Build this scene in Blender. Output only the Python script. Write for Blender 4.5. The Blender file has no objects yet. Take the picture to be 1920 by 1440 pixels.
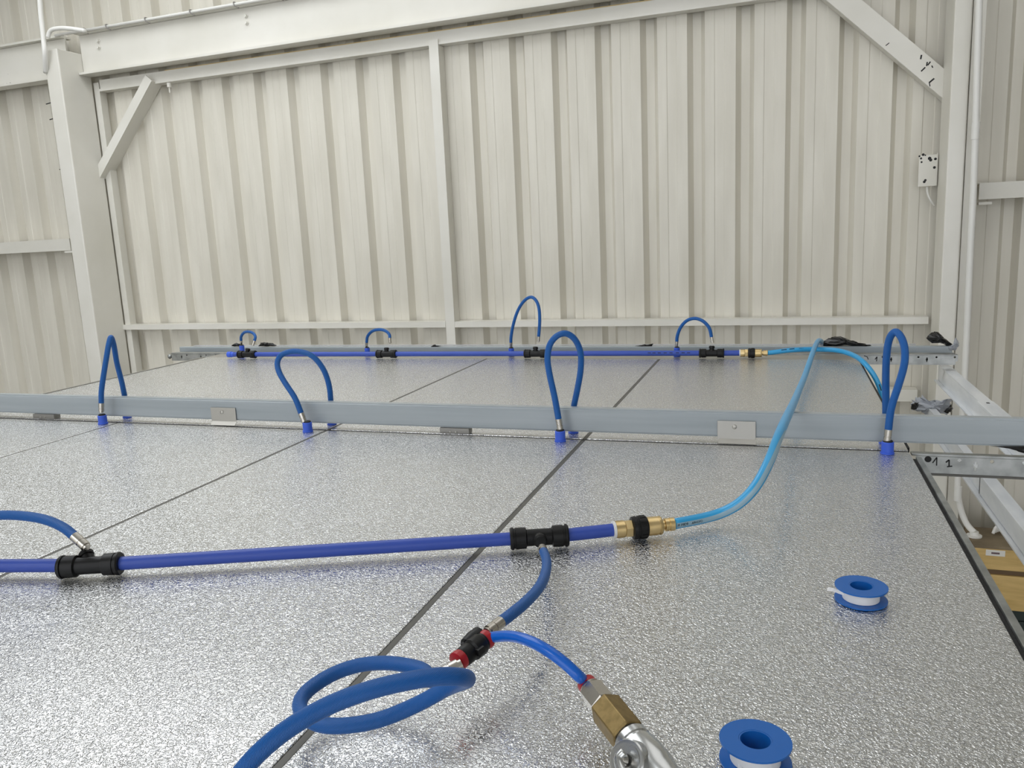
import bpy, bmesh, math, random
from mathutils import Vector, Matrix, noise
random.seed(7)
sc = bpy.context.scene
COL = sc.collection

# ------------------------------------------------------------------ camera, world, lights, exposure
H = 0.41                                   # camera height above the panels
FPX = 1499.2                               # focal length in pixels of the 1920x1440 frame
RIGHT = Vector((0.94727717, 0.31706371, -0.04622293))
UP = Vector((-0.01381486, 0.1845404, 0.98272783))
FWD = Vector((-0.32011734, 0.93027708, -0.17919109))
cam_d = bpy.data.cameras.new('camera')
cam = bpy.data.objects.new('camera', cam_d); COL.objects.link(cam)
cam_d.sensor_fit = 'HORIZONTAL'; cam_d.sensor_width = 36.0; cam_d.lens = 36.0 * FPX / 1920
cam_d.clip_start = 0.01; cam_d.clip_end = 100
m = Matrix.Identity(4)
for i in range(3):
    m[i][0] = RIGHT[i]; m[i][1] = UP[i]; m[i][2] = -FWD[i]
m[2][3] = H
cam.matrix_world = m
sc.camera = cam

w = bpy.data.worlds.new('world'); sc.world = w; w.use_nodes = True
bg = w.node_tree.nodes['Background']
bg.inputs[0].default_value = (0.93, 0.955, 1.0, 1); bg.inputs[1].default_value = 1.4

ROOFLIGHTS_AND_FILL = [  # x0, x1, y0, y1, strength, colour (daylight through translucent roof sheets; the right one is added fill)
    (-4.1, -1.2, 0.6, 3.3, 1.75, (0.95, 0.98, 1.0)),
    (-0.5, 0.9, 0.6, 3.0, 0.55, (1.0, 0.99, 0.97)),  # unseen panel added on the right to brighten the foil and wall
    (-4.2, -1.6, -6.5, -2.4, 3.0, (0.96, 0.985, 1.0)),
]
def roofz(y): return 2.05 + (3.7 - y) * 0.17    # the roof rises from the eaves above the back wall
sc.cycles.denoising_prefilter = 'NONE'
sc.view_settings.view_transform = 'Standard'
sc.view_settings.look = 'None'
sc.view_settings.gamma = 1.0
sc.view_settings.use_curve_mapping = False
sc.view_settings.exposure = 0.52

# ------------------------------------------------------------------ placing helpers
C0 = Vector((0, 0, H))
def ray(px, py):
    return RIGHT * ((px - 960) / FPX) + UP * ((720 - py) / FPX) + FWD
def PZ(px, py, z):  d = ray(px, py); return C0 + d * ((z - H) / d.z)
def PY(px, py, y):  d = ray(px, py); return C0 + d * (y / d.y)
def PX(px, py, x):  d = ray(px, py); return C0 + d * (x / d.x)
def PD(px, py, dd): return C0 + ray(px, py) * dd
YW = 3.7; AW = math.radians(-1.08)          # the back wall stands 3.7 m away, turned 1 degree
WM = Matrix.Translation((0, YW, 0)) @ Matrix.Rotation(AW, 4, 'Z')
WI = WM.inverted()
def W(px, py, v=0.0):                       # point on the plane v in front of the wall, in wall coordinates
    o = WI @ C0; d = WI.to_3x3() @ ray(px, py)
    return o + d * ((v - o.y) / d.y)

# ------------------------------------------------------------------ materials
MATS = {}
def mat(name, col, rough=0.5, metal=0.0, coat=0.0, spec=0.5, trans=0.0):
    mt = bpy.data.materials.new(name); mt.use_nodes = True
    b = mt.node_tree.nodes['Principled BSDF']
    b.inputs['Base Color'].default_value = (*col, 1)
    b.inputs['Roughness'].default_value = rough
    b.inputs['Metallic'].default_value = metal
    b.inputs['Coat Weight'].default_value = coat
    b.inputs['Specular IOR Level'].default_value = spec
    MATS[name] = mt
    return mt
def nd(mt, typ, **kw):
    n = mt.node_tree.nodes.new(typ)
    for k, v in kw.items():
        if k.startswith('_'): setattr(n, k[1:], v)
        else: n.inputs[k.replace('_', ' ')].default_value = v
    return n
def lk(mt, a, ao, b, bi): mt.node_tree.links.new(a.outputs[ao], b.inputs[bi])
def bsdf(mt): return mt.node_tree.nodes['Principled BSDF']
def vary(mt, c1, c2, scale=4.0, detail=4.0, stretch=(1, 1, 1), lo=0.35, hi=0.65, rough=None):
    tc = nd(mt, 'ShaderNodeTexCoord'); mp = nd(mt, 'ShaderNodeMapping')
    mp.inputs['Scale'].default_value = stretch
    lk(mt, tc, 'Object', mp, 'Vector')
    no = nd(mt, 'ShaderNodeTexNoise', Scale=scale, Detail=detail)
    lk(mt, mp, 'Vector', no, 'Vector')
    rp = nd(mt, 'ShaderNodeValToRGB')
    rp.color_ramp.elements[0].position = lo; rp.color_ramp.elements[0].color = (*c1, 1)
    rp.color_ramp.elements[1].position = hi; rp.color_ramp.elements[1].color = (*c2, 1)
    lk(mt, no, 'Fac', rp, 'Fac'); lk(mt, rp, 'Color', bsdf(mt), 'Base Color')
    if rough:
        mr = nd(mt, 'ShaderNodeMapRange'); mr.inputs['To Min'].default_value = rough[0]; mr.inputs['To Max'].default_value = rough[1]
        lk(mt, no, 'Fac', mr, 'Value'); lk(mt, mr, 'Result', bsdf(mt), 'Roughness')
    return tc, mp, no, rp
def bump(mt, tex, out, strength, dist):
    b = nd(mt, 'ShaderNodeBump', Strength=strength, Distance=dist)
    lk(mt, tex, out, b, 'Height'); lk(mt, b, 'Normal', bsdf(mt), 'Normal')
    return b
def specks(mt, rp, scale, thresh, col):
    tc = nd(mt, 'ShaderNodeTexCoord')
    n1 = nd(mt, 'ShaderNodeTexNoise', Scale=scale, Detail=2.0); lk(mt, tc, 'Object', n1, 'Vector')
    n2 = nd(mt, 'ShaderNodeTexNoise', Scale=1.3, Detail=1.0); lk(mt, tc, 'Object', n2, 'Vector')
    ad = nd(mt, 'ShaderNodeMath', _operation='MULTIPLY'); lk(mt, n1, 'Fac', ad, 0); lk(mt, n2, 'Fac', ad, 1)
    gt = nd(mt, 'ShaderNodeMath', _operation='GREATER_THAN'); gt.inputs[1].default_value = thresh
    lk(mt, ad, 0, gt, 0)
    mx = nd(mt, 'ShaderNodeMix', _data_type='RGBA'); mx.inputs[7].default_value = (*col, 1)
    lk(mt, gt, 0, mx, 0); lk(mt, rp, 'Color', mx, 6); lk(mt, mx, 2, bsdf(mt), 'Base Color')

# white painted cladding: streaky brush and spray variation
m1 = mat('wall_paint', (0.74, 0.72, 0.66), 0.45)
_, _, _, rp = vary(m1, (0.67, 0.638, 0.553), (0.74, 0.708, 0.622), 5.0, 3.0, (3, 3, 0.4))
specks(m1, rp, 60.0, 0.535, (0.09, 0.085, 0.08))
m1 = mat('steel_paint', (0.78, 0.77, 0.72), 0.4)
_, _, _, rp = vary(m1, (0.71, 0.69, 0.62), (0.78, 0.76, 0.70), 3.0, 4.0, (1, 1, 1))
specks(m1, rp, 70.0, 0.52, (0.07, 0.065, 0.06))
m1 = mat('pale_conduit', (0.80, 0.79, 0.75), 0.4)
m1 = mat('white_channel', (0.80, 0.83, 0.86), 0.25)
vary(m1, (0.70, 0.73, 0.77), (0.86, 0.88, 0.90), 6.0, 4.0, (4, 1, 4))
# embossed aluminium foil
m1 = mat('foil', (0.745, 0.75, 0.75), 0.24, 1.0)
tc = nd(m1, 'ShaderNodeTexCoord')
mp = nd(m1, 'ShaderNodeMapping'); lk(m1, tc, 'Object', mp, 'Vector'); mp.inputs['Scale'].default_value = (1.0, 1.0, 0.0)
n1 = nd(m1, 'ShaderNodeTexNoise', Scale=280.0, Detail=1.0, Distortion=1.2); lk(m1, mp, 'Vector', n1, 'Vector')
r1 = nd(m1, 'ShaderNodeValToRGB'); r1.color_ramp.elements[0].position = 0.38; r1.color_ramp.elements[1].position = 0.62
lk(m1, n1, 'Fac', r1, 'Fac')
bump(m1, r1, 'Color', 1.0, 0.00062)
n2 = nd(m1, 'ShaderNodeTexNoise', Scale=2.2, Detail=3.0); lk(m1, tc, 'Object', n2, 'Vector')
mr = nd(m1, 'ShaderNodeMapRange'); mr.inputs['To Min'].default_value = 0.19; mr.inputs['To Max'].default_value = 0.27
lk(m1, n2, 'Fac', mr, 'Value'); lk(m1, mr, 'Result', bsdf(m1), 'Roughness')
m1 = mat('panel_core', (0.62, 0.58, 0.48), 0.8)
# galvanised steel
m1 = mat('galvanised', (0.55, 0.56, 0.56), 0.38, 0.85)
vary(m1, (0.30, 0.31, 0.30), (0.46, 0.47, 0.46), 30.0, 5.0, (1, 1, 1), rough=(0.3, 0.5))
m1 = mat('joint_steel', (0.115, 0.112, 0.10), 0.5, 0.3)
m1 = mat('clip_steel', (0.47, 0.455, 0.42), 0.4, 0.8)
m1 = mat('clip_dark', (0.30, 0.29, 0.27), 0.45, 0.5)
# blue grey beams under protective film
m1 = mat('beam_film', (0.45, 0.50, 0.55), 0.33, 0.0, 0.3)
tc, mp, no, rp = vary(m1, (0.33, 0.37, 0.395), (0.39, 0.43, 0.455), 3.0, 3.0, (0.6, 6, 14))
bump(m1, no, 'Fac', 0.12, 0.004)
# hoses
def hose_mat(name, c1, c2, rough):
    mt = mat(name, c1, rough, 0.0, 0.0, 0.45)
    uv = nd(mt, 'ShaderNodeUVMap')
    mp = nd(mt, 'ShaderNodeMapping'); lk(mt, uv, 'UV', mp, 'Vector'); mp.inputs['Scale'].default_value = (260, 14, 1)
    mp.inputs['Rotation'].default_value = (0, 0, 0.0)
    wv = nd(mt, 'ShaderNodeTexWave', Scale=1.6, Distortion=0.6); wv.bands_direction = 'DIAGONAL'
    lk(mt, mp, 'Vector', wv, 'Vector')
    rp = nd(mt, 'ShaderNodeValToRGB'); rp.color_ramp.elements[0].color = (*c1, 1); rp.color_ramp.elements[1].color = (*c2, 1)
    lk(mt, wv, 'Fac', rp, 'Fac'); lk(mt, rp, 'Color', bsdf(mt), 'Base Color')
    bump(mt, wv, 'Fac', 0.5, 0.0006)
hose_mat('braided_blue', (0.004, 0.092, 0.35), (0.006, 0.122, 0.44), 0.42)
mat('blue_pipe', (0.040, 0.085, 0.42), 0.40, spec=0.4)
mat('blue_socket', (0.040, 0.115, 0.66), 0.4)
mat('smooth_blue', (0.006, 0.13, 0.62), 0.22)
mat('tube_stripe', (0.30, 0.46, 0.56), 0.35)
mat('cyan_tube', (0.035, 0.36, 0.70), 0.3)
mat('reel_blue', (0.006, 0.125, 0.47), 0.38)
mat('ptfe', (0.83, 0.83, 0.83), 0.6)
mat('black_plastic', (0.006, 0.006, 0.0065), 0.42, spec=0.3)
mat('black_film', (0.008, 0.008, 0.008), 0.18)
mat('grey_film', (0.42, 0.44, 0.48), 0.25)
mat('ink', (0.004, 0.004, 0.004), 0.6)
mat('red_plastic', (0.42, 0.008, 0.016), 0.35)
mat('white_plastic', (0.80, 0.80, 0.78), 0.4)
mat('rubber', (0.015, 0.015, 0.015), 0.7)
m1 = mat('brass', (0.75, 0.57, 0.29), 0.3, 1.0); vary(m1, (0.72, 0.54, 0.26), (0.80, 0.62, 0.33), 60.0, 3.0, rough=(0.28, 0.38))
m1 = mat('dull_brass', (0.36, 0.25, 0.09), 0.45, 0.8); vary(m1, (0.22, 0.155, 0.062), (0.30, 0.215, 0.09), 160.0, 3.0, rough=(0.4, 0.55))
mat('nickel', (0.56, 0.53, 0.48), 0.27, 1.0)
mat('chrome', (0.60, 0.61, 0.61), 0.24, 1.0)
m1 = mat('plywood', (0.60, 0.41, 0.15), 0.6); vary(m1, (0.52, 0.35, 0.12), (0.66, 0.46, 0.18), 8.0, 5.0, (1, 6, 6))
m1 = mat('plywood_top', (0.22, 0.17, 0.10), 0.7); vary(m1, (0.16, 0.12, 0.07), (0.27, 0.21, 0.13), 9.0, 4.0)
mat('slot_brown', (0.14, 0.09, 0.045), 0.7)
mat('green_paint', (0.014, 0.026, 0.022), 0.5)
mat('label_paper', (0.75, 0.73, 0.68), 0.6)
mat('label_ink', (0.13, 0.08, 0.09), 0.6)
m1 = mat('gap_daylight_yellow', (0.72, 0.55, 0.25), 0.8)  # plain yellow for the daylight line between beam and channel
m1 = mat('concrete', (0.28, 0.28, 0.27), 0.8); vary(m1, (0.22, 0.22, 0.21), (0.33, 0.33, 0.31), 3.0, 6.0)
m1 = mat('roof_paint', (0.62, 0.61, 0.57), 0.6); vary(m1, (0.70, 0.69, 0.66), (0.77, 0.76, 0.73), 2.0, 3.0)

# ------------------------------------------------------------------ mesh helpers
def obj(name, bm, material, parent=None, smooth=False, wall=False, bevel=0.0, autosm=None):
    if bevel:
        bmesh.ops.bevel(bm, geom=[e for e in bm.edges], offset=bevel, segments=2, affect='EDGES', profile=0.5, clamp_overlap=True)
    bmesh.ops.recalc_face_normals(bm, faces=bm.faces[:])
    me = bpy.data.meshes.new(name); bm.to_mesh(me); bm.free()
    me.materials.append(MATS[material])
    if smooth:
        me.polygons.foreach_set('use_smooth', [True] * len(me.polygons))
        if autosm: me.set_sharp_from_angle(angle=math.radians(autosm))
    o = bpy.data.objects.new(name, me); COL.objects.link(o)
    if parent: o.parent = parent
    elif wall: o.matrix_world = WM
    return o
def tag(o, label, cat, group=None):
    o['label'] = label; o['category'] = cat
    if group: o['group'] = group
    return o
def struct(o, label=None):
    o['kind'] = 'structure'
    if label: o['label'] = label
    return o
def thing(name, label, cat, loc=(0, 0, 0), group=None, wall=False):
    o = bpy.data.objects.new(name, None); COL.objects.link(o); o.empty_display_size = 0.02
    if wall: o.matrix_world = WM
    else: o.location = loc
    tag(o, label, cat, group)
    return o
def local(o):                                # offset to write world points as children of an unrotated empty
    return Vector(o.location)
def box(bm, x0, x1, y0, y1, z0, z1):
    vs = [bm.verts.new((x, y, z)) for z in (z0, z1) for y in (y0, y1) for x in (x0, x1)]
    for f in ((0, 2, 3, 1), (4, 5, 7, 6), (0, 1, 5, 4), (2, 6, 7, 3), (0, 4, 6, 2), (1, 3, 7, 5)):
        bm.faces.new([vs[i] for i in f])
    return bm
def B(*a): return box(bmesh.new(), *a)
def bar(bm, a, b, wdt, thk, nrm):            # rectangular bar from a to b; wdt across, thk along nrm
    a, b = Vector(a), Vector(b); d = (b - a).normalized(); n = Vector(nrm).normalized(); n = (n - d * n.dot(d)).normalized()
    s = d.cross(n)
    vs = []
    for p in (a, b):
        for i, j in ((-1, -1), (1, -1), (1, 1), (-1, 1)):
            vs.append(bm.verts.new(p + s * (wdt / 2 * i) + n * (thk / 2 * j)))
    for f in ((3, 2, 1, 0), (4, 5, 6, 7), (0, 1, 5, 4), (1, 2, 6, 5), (2, 3, 7, 6), (3, 0, 4, 7)):
        bm.faces.new([vs[i] for i in f])
    return bm
def frame_of(d):
    d = Vector(d).normalized()
    a = Vector((0, 0, 1)) if abs(d.z) < 0.9 else Vector((1, 0, 0))
    s = d.cross(a).normalized(); t = s.cross(d).normalized()
    return d, s, t
def lathe(bm, a, d, prof, seg=24, rot=0.0):  # prof: (distance along d, radius)
    a = Vector(a); d, s, t = frame_of(d); rings = []
    for h, r in prof:
        rings.append([bm.verts.new(a + d * h + (s * math.cos(rot + 2 * math.pi * k / seg) + t * math.sin(rot + 2 * math.pi * k / seg)) * r) for k in range(seg)])
    for r0, r1 in zip(rings, rings[1:]):
        for k in range(seg):
            bm.faces.new((r0[k], r0[(k + 1) % seg], r1[(k + 1) % seg], r1[k]))
    bm.faces.new(rings[0][::-1]); bm.faces.new(rings[-1])
    return bm
def catmull(pts, n=10):
    pts = [Vector(p) for p in pts]
    P = [pts[0] * 2 - pts[1]] + pts + [pts[-1] * 2 - pts[-2]]
    out = []
    for i in range(1, len(P) - 2):
        p0, p1, p2, p3 = P[i - 1:i + 3]
        t0 = 0.0; t1 = max(1e-6, (p1 - p0).length ** 0.5); t2 = t1 + max(1e-6, (p2 - p1).length ** 0.5); t3 = t2 + max(1e-6, (p3 - p2).length ** 0.5)
        for k in range(n):
            t = t1 + (t2 - t1) * k / n
            a1 = p0 * ((t1 - t) / (t1 - t0)) + p1 * ((t - t0) / (t1 - t0))
            a2 = p1 * ((t2 - t) / (t2 - t1)) + p2 * ((t - t1) / (t2 - t1))
            a3 = p2 * ((t3 - t) / (t3 - t2)) + p3 * ((t - t2) / (t3 - t2))
            b1 = a1 * ((t2 - t) / (t2 - t0)) + a2 * ((t - t0) / (t2 - t0))
            b2 = a2 * ((t3 - t) / (t3 - t1)) + a3 * ((t - t1) / (t3 - t1))
            out.append(b1 * ((t2 - t) / (t2 - t1)) + b2 * ((t - t1) / (t2 - t1)))
    out.append(pts[-1].copy())
    return out
def smooth_pts(p, it=4):
    p = [v.copy() for v in p]
    for _ in range(it):
        q = [p[0]] + [(p[i - 1] + p[i] * 2 + p[i + 1]) / 4 for i in range(1, len(p) - 1)] + [p[-1]]
        p = q
    return p
def tube(bm, pts, r, seg=14, n=8, relax=6, off=Vector((0, 0, 0))):
    path = smooth_pts(catmull(pts, n), relax) if n > 1 else [Vector(p) for p in pts]
    path = [p - off for p in path]
    uvl = bm.loops.layers.uv.verify()
    d0 = (path[1] - path[0]).normalized(); _, s, t = frame_of(d0)
    rings = []; L = [0.0]
    for i, p in enumerate(path):
        d = (path[min(i + 1, len(path) - 1)] - path[max(i - 1, 0)]).normalized()
        s = (s - d * s.dot(d)).normalized(); t = d.cross(s)
        rings.append([bm.verts.new(p + (s * math.cos(2 * math.pi * k / seg) + t * math.sin(2 * math.pi * k / seg)) * r) for k in range(seg)])
        if i: L.append(L[-1] + (p - path[i - 1]).length)
    for i in range(len(rings) - 1):
        for k in range(seg):
            f = bm.faces.new((rings[i][k], rings[i][(k + 1) % seg], rings[i + 1][(k + 1) % seg], rings[i + 1][k]))
            for lp, (uu, vv) in zip(f.loops, ((L[i], k / seg), (L[i], (k + 1) / seg), (L[i + 1], (k + 1) / seg), (L[i + 1], k / seg))):
                lp[uvl].uv = (uu, vv)
    bm.faces.new(rings[0][::-1]); bm.faces.new(rings[-1])
    return path
def pillow(bm, outline, bulge, amp, seed=0):  # a crumpled lump of film from an outline
    n = len(outline); c = sum(outline, Vector()) / n; bulge = Vector(bulge)
    fine = []
    for i in range(n):
        for k in range(4):
            fine.append(outline[i].lerp(outline[(i + 1) % n], k / 4))
    rng = random.Random(seed)
    def ring(s, hgt):
        out = []
        for p in fine:
            q = c + (p - c) * s + bulge * hgt
            q += Vector((rng.uniform(-1, 1), rng.uniform(-1, 1), rng.uniform(-1, 1))) * amp
            out.append(bm.verts.new(q))
        return out
    R = [ring(0.08, 1.0), ring(0.45, 0.85), ring(0.8, 0.5), ring(1.0, 0.0), ring(0.75, -0.5), ring(0.3, -0.9)]
    m_ = len(fine)
    for a, b in zip(R, R[1:]):
        for k in range(m_):
            bm.faces.new((a[k], a[(k + 1) % m_], b[(k + 1) % m_], b[k]))
    bm.faces.new(R[0]); bm.faces.new(R[-1][::-1])
    return bm

# ------------------------------------------------------------------ the building
ZF = -2.5
struct(obj('floor', B(-9, 7, -11, 4.2, ZF - 0.1, ZF), 'concrete'), 'grey concrete floor far below the panels')
# roof with openings that hold translucent sheets and the added fill panel
def roof_box(bm, x0, x1, y0, y1, dz, th):
    box(bm, x0, x1, y0, y1, 0, 1)
    bm.verts.ensure_lookup_table()
    for v in bm.verts[-8:]: v.co.z = roofz(v.co.y) + dz + (th if v.co.z > 0.5 else 0)
    return bm
xs = sorted({-9.0, 7.0} | {r[0] for r in ROOFLIGHTS_AND_FILL} | {r[1] for r in ROOFLIGHTS_AND_FILL})
ys = sorted({-11.0, 4.2} | {r[2] for r in ROOFLIGHTS_AND_FILL} | {r[3] for r in ROOFLIGHTS_AND_FILL})
bm = bmesh.new()
for x0, x1 in zip(xs, xs[1:]):
    for y0, y1 in zip(ys, ys[1:]):
        cx, cy = (x0 + x1) / 2, (y0 + y1) / 2
        if not any(r[0] < cx < r[1] and r[2] < cy < r[3] for r in ROOFLIGHTS_AND_FILL):
            roof_box(bm, x0, x1, y0, y1, 0.0, 0.08)
struct(obj('ceiling', bm, 'roof_paint'), 'white sheeted roof with translucent strips')
for i, (x0, x1, y0, y1, s, c) in enumerate(ROOFLIGHTS_AND_FILL):
    mt = bpy.data.materials.new('rooflight_or_fill_%d' % i); mt.use_nodes = True
    b = mt.node_tree.nodes['Principled BSDF']
    b.inputs['Base Color'].default_value = (0.8, 0.8, 0.8, 1)
    b.inputs['Emission Color'].default_value = (*c, 1); b.inputs['Emission Strength'].default_value = s
    MATS[mt.name] = mt
    struct(obj('window_or_fill_%d' % (i + 1), roof_box(bmesh.new(), x0, x1, y0, y1, 0.02, 0.03), mt.name), 'translucent roof sheet, or unseen fill panel added in the roof')
ROOF_Z = roofz(3.75)
struct(obj('wall_left', B(-9.1, -9, -11, 4.2, ZF, 4.5), 'wall_paint'))
struct(obj('wall_right', B(7, 7.1, -11, 4.2, ZF, 4.5), 'wall_paint'))

# back wall: profiled sheets, one object each; grooves recede from the room
PITCH = 0.0548 * YW; U0 = -0.09 * YW
wb = bpy.data.objects.new('wall_back', None); COL.objects.link(wb); wb.matrix_world = WM; struct(wb, 'white painted profiled steel cladding wall')
def sheet_mesh(ribs):
    pan = PITCH * 0.63; g = PITCH - pan
    prof = []
    for i in range(ribs):
        b0 = i * PITCH
        prof += [(b0, 0), (b0 + pan * 0.30, 0), (b0 + pan * 0.325, 0.0022), (b0 + pan * 0.62, 0.0022), (b0 + pan * 0.645, 0), (b0 + pan, 0),
                 (b0 + pan + g * 0.27, 0.040), (b0 + pan + g * 0.74, 0.040)]
    prof.append((ribs * PITCH + 0.006, -0.0006))
    bm = bmesh.new(); rows = []
    for z in (ZF, 0.0, ROOF_Z):
        rows.append([bm.verts.new((u, v, z)) for u, v in prof])
    for a, b in zip(rows, rows[1:]):
        for i in range(len(prof) - 1):
            bm.faces.new((a[i], a[i + 1], b[i + 1], b[i]))
    me = bpy.data.meshes.new('cladding_sheet'); bm.to_mesh(me); bm.free(); me.materials.append(MATS['wall_paint'])
    return me
sm = sheet_mesh(5)
u = U0 - 25 * PITCH
while u < 3.0:
    o = bpy.data.objects.new('cladding_sheet', sm); COL.objects.link(o); o.parent = wb; o.location = (u, 0, 0)
    u += 5 * PITCH
bm2 = B(-9, 7, 0.2, 0.25, ZF, ROOF_Z)
obj('outer_lining', bm2, 'wall_paint', wb)

# steel frame on the back wall (wall coordinates: u, v towards the wall, z)
def prism(bm, prof, u0, u1):                 # profile of (v, z) swept along u
    a = [bm.verts.new((u0, v, z)) for v, z in prof]; b = [bm.verts.new((u1, v, z)) for v, z in prof]
    n = len(prof)
    for i in range(n): bm.faces.new((a[i], a[(i + 1) % n], b[(i + 1) % n], b[i]))
    bm.faces.new(a[::-1]); bm.faces.new(b)
    return bm
VC = -0.26; VK = -0.055
cl0 = W(118, 360, VC).x; cl1 = W(144, 360, VC).x          # left column front face
cr0 = W(1776, 300, VC).x; cr1 = W(1809, 300, VC).x        # right column front face
VE = -0.14
zfl = (W(132, 139, VE).z + W(960, 14, VE).z) / 2           # lower flange of the eaves beam, front edge top
ztop = W(300, 32, VE).z
cz1 = W(95, 92, VC).z
t = thing('steel_column', 'white box steel column at the left end of the wall bay', 'column', wall=True, group=None)
obj('shaft', B(cl0, cl1, VC, VK, ZF, cz1), 'steel_paint', t, bevel=0.006)
obj('side_angle', B(cl1 + 0.002, cl1 + 0.040, -0.05, -0.004, ZF, zfl - 0.04), 'steel_paint', t)
obj('cap_plate', B(cl0 - 0.03, cl0 + 0.03, VC + 0.02, VK, zfl - 0.012, zfl + 0.0), 'steel_paint', t)
for py, ln in ((184, 0.12), (215, 0.11), (313, 0.09), (405, 0.06)):
    z = W(105, py, VC).z
    obj('wire_end', bar(bmesh.new(), (cl0, VC + 0.08, z + 0.008), (cl0 - ln, VC + 0.08, z - 0.004), 0.0042, 0.0042, (0, 1, 0)), 'rubber', t)
t = thing('steel_column', 'white box steel column right of the wall bay beside the vertical conduit', 'column', wall=True)
obj('shaft', B(cr0, cr1, VC, VK, ZF, ROOF_Z - 0.02), 'steel_paint', t, bevel=0.005)
obj('side_angle', B(cr1 + 0.004, cr1 + 0.045, VC + 0.01, VC + 0.016, ZF, ROOF_Z - 0.02), 'steel_paint', t)
obj('side_web', B(cr1 + 0.039, cr1 + 0.045, VC + 0.017, 0.0, ZF, ROOF_Z - 0.02), 'steel_paint', t)
# eaves beam, two lengths
def ibeam(name, label, u0, u1):
    t = thing(name, label, 'beam', wall=True)
    obj('lower_flange', B(u0, u1, VE, -0.06, zfl - 0.011, zfl), 'steel_paint', t)
    obj('upper_flange', B(u0, u1, VE, -0.06, ztop - 0.011, ztop), 'steel_paint', t)
    obj('web', B(u0, u1, -0.105, -0.095, zfl + 0.001, ztop - 0.012), 'steel_paint', t)
    return t
tb = ibeam('eaves_beam', 'long white I-beam crossing the wall above the channel', cl1 + 0.003, 2.5)
ibeam('eaves_beam', 'short white I-beam running left out of view past the left column', -7.0, cl0 - 0.003)
for px, py in ((185, 77), (186, 89), (462, 30), (463, 43)):
    p = W(px, py, -0.105)
    obj('bolt', lathe(bmesh.new(), (p.x, -0.106, p.z), (0, -1, 0), [(0, 0.012), (0.003, 0.012), (0.0031, 0.008), (0.012, 0.008)], 6), 'steel_paint', tb)
# channel under the beam
VCH = -0.052
zc0 = (W(168, 175, VCH).z + W(1420, 0, VCH).z) / 2; zc1 = zfl - 0.03
t = thing('wall_channel', 'white steel channel below the eaves beam carrying the cladding', 'channel', wall=True)
obj('channel_web', B(cl1 + 0.05, 2.5, VCH, VCH + 0.006, zc0, zc1), 'steel_paint', t)
obj('bottom_lip', B(cl1 + 0.05, 2.5, VCH + 0.0065, -0.003, zc0, zc0 + 0.006), 'steel_paint', t)
obj('front_lip', B(cl1 + 0.05, 2.5, VCH - 0.009, VCH - 0.0005, zc0 - 0.001, zc0 + 0.011), 'steel_paint', t)
tag(obj('gap_daylight_strip', B(cl1 + 0.5, -0.2, VCH + 0.008, VCH + 0.03, zc1 - 0.005, zc1 + 0.006), 'gap_daylight_yellow', wall=True), 'thin yellow strip drawing daylight in the gap between eaves beam and channel', 'strip')  # coloured strip stands in for outside daylight showing through the slit
# middle post
VP = -0.068
pu0, pu1 = W(820, 350, VP).x, W(837, 350, VP).x
t = thing('wall_post', 'slim white steel post in the middle of the wall bay', 'post', wall=True)
obj('post_face', B(pu0, pu1, VP, VP + 0.006, ZF, zc0 + 0.022), 'steel_paint', t)
obj('post_leg', B(pu1 - 0.006, pu1, VP + 0.0065, -0.001, ZF, zc0 - 0.002), 'steel_paint', t)
# girts
def girt(label, u0, u1, z0, z1, v=-0.095, lip=None):
    t = thing('wall_girt', label, 'girt', wall=True)
    obj('girt_web', B(u0, u1, v, v + 0.006, z0, z1), 'steel_paint', t)
    obj('girt_flange', B(u0, u1, v + 0.0065, -0.003, z1 - 0.005, z1), 'steel_paint', t)
    if lip: obj('end_plate', B(*lip), 'steel_paint', t)
zg1, zg0 = W(900, 602.5, VP).z, W(900, 613.5, VP).z
girt('low white girt between the left column and the middle post', W(229, 612, VP).x, pu0 - 0.002, zg0, zg1, VP)
girt('low white girt between the middle post and the right column', pu1 + 0.001, W(1741, 600, VP).x, zg0, zg1, VP)
za, zb = W(100, 449, -0.12).z, W(100, 471, -0.12).z
ue = W(131, 458, -0.12).x
girt('white girt left of the left column at mid height', -7, ue, zb, za, -0.12, (ue - 0.05, cl0 - 0.002, -0.12, -0.09, zb - 0.014, zb - 0.003))
za, zb = W(1880, 341, -0.12).z, W(1880, 372, -0.12).z
girt('white girt right of the right column beside the conduit', W(1836, 355, -0.12).x, 4.0, zb, za, -0.12, (W(1836, 355, -0.12).x, W(1861, 355, -0.12).x, -0.125, -0.09, zb - 0.02, zb - 0.01))
zl = W(1700, 730, -0.06).z
girt('lower white girt seen under the far rail by the right column', 0.1, cr0 - 0.04, zl - 0.05, zl, -0.07)
# knee braces
t = thing('knee_brace', 'white angle knee brace at the top of the left column', 'brace', wall=True)
a = W(277, 150, -0.088); b = W(191, 312, -0.088)
b = b + (b - a) * 0.12; a = a + (a - b) * 0.02
dr = (b - a).normalized(); side = Vector((-dr.z, 0, dr.x))
obj('brace_face', bar(bmesh.new(), a, b, 0.050, 0.006, (0, 1, 0)), 'steel_paint', t)
sd = side if side.x > 0 else -side
obj('brace_leg', bar(bmesh.new(), a + sd * 0.022 + Vector((0, 0.0415, 0)), b + sd * 0.022 + Vector((0, 0.0415, 0)), 0.006, 0.076, (0, 1, 0)), 'steel_paint', t)
t = thing('knee_brace', 'broad white angle knee brace at the top of the right column', 'brace', wall=True)
a = W(1570, -10, -0.07); b = W(1758, 148, -0.07)
a = a + (a - b) * 0.6; b = b + (b - a) * 0.12
dr = (b - a).normalized(); side = Vector((-dr.z, 0, dr.x)); sd = side if side.z < 0 else -side
obj('brace_face', bar(bmesh.new(), a, b, 0.078, 0.007, (0, 1, 0)), 'steel_paint', t)
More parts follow.
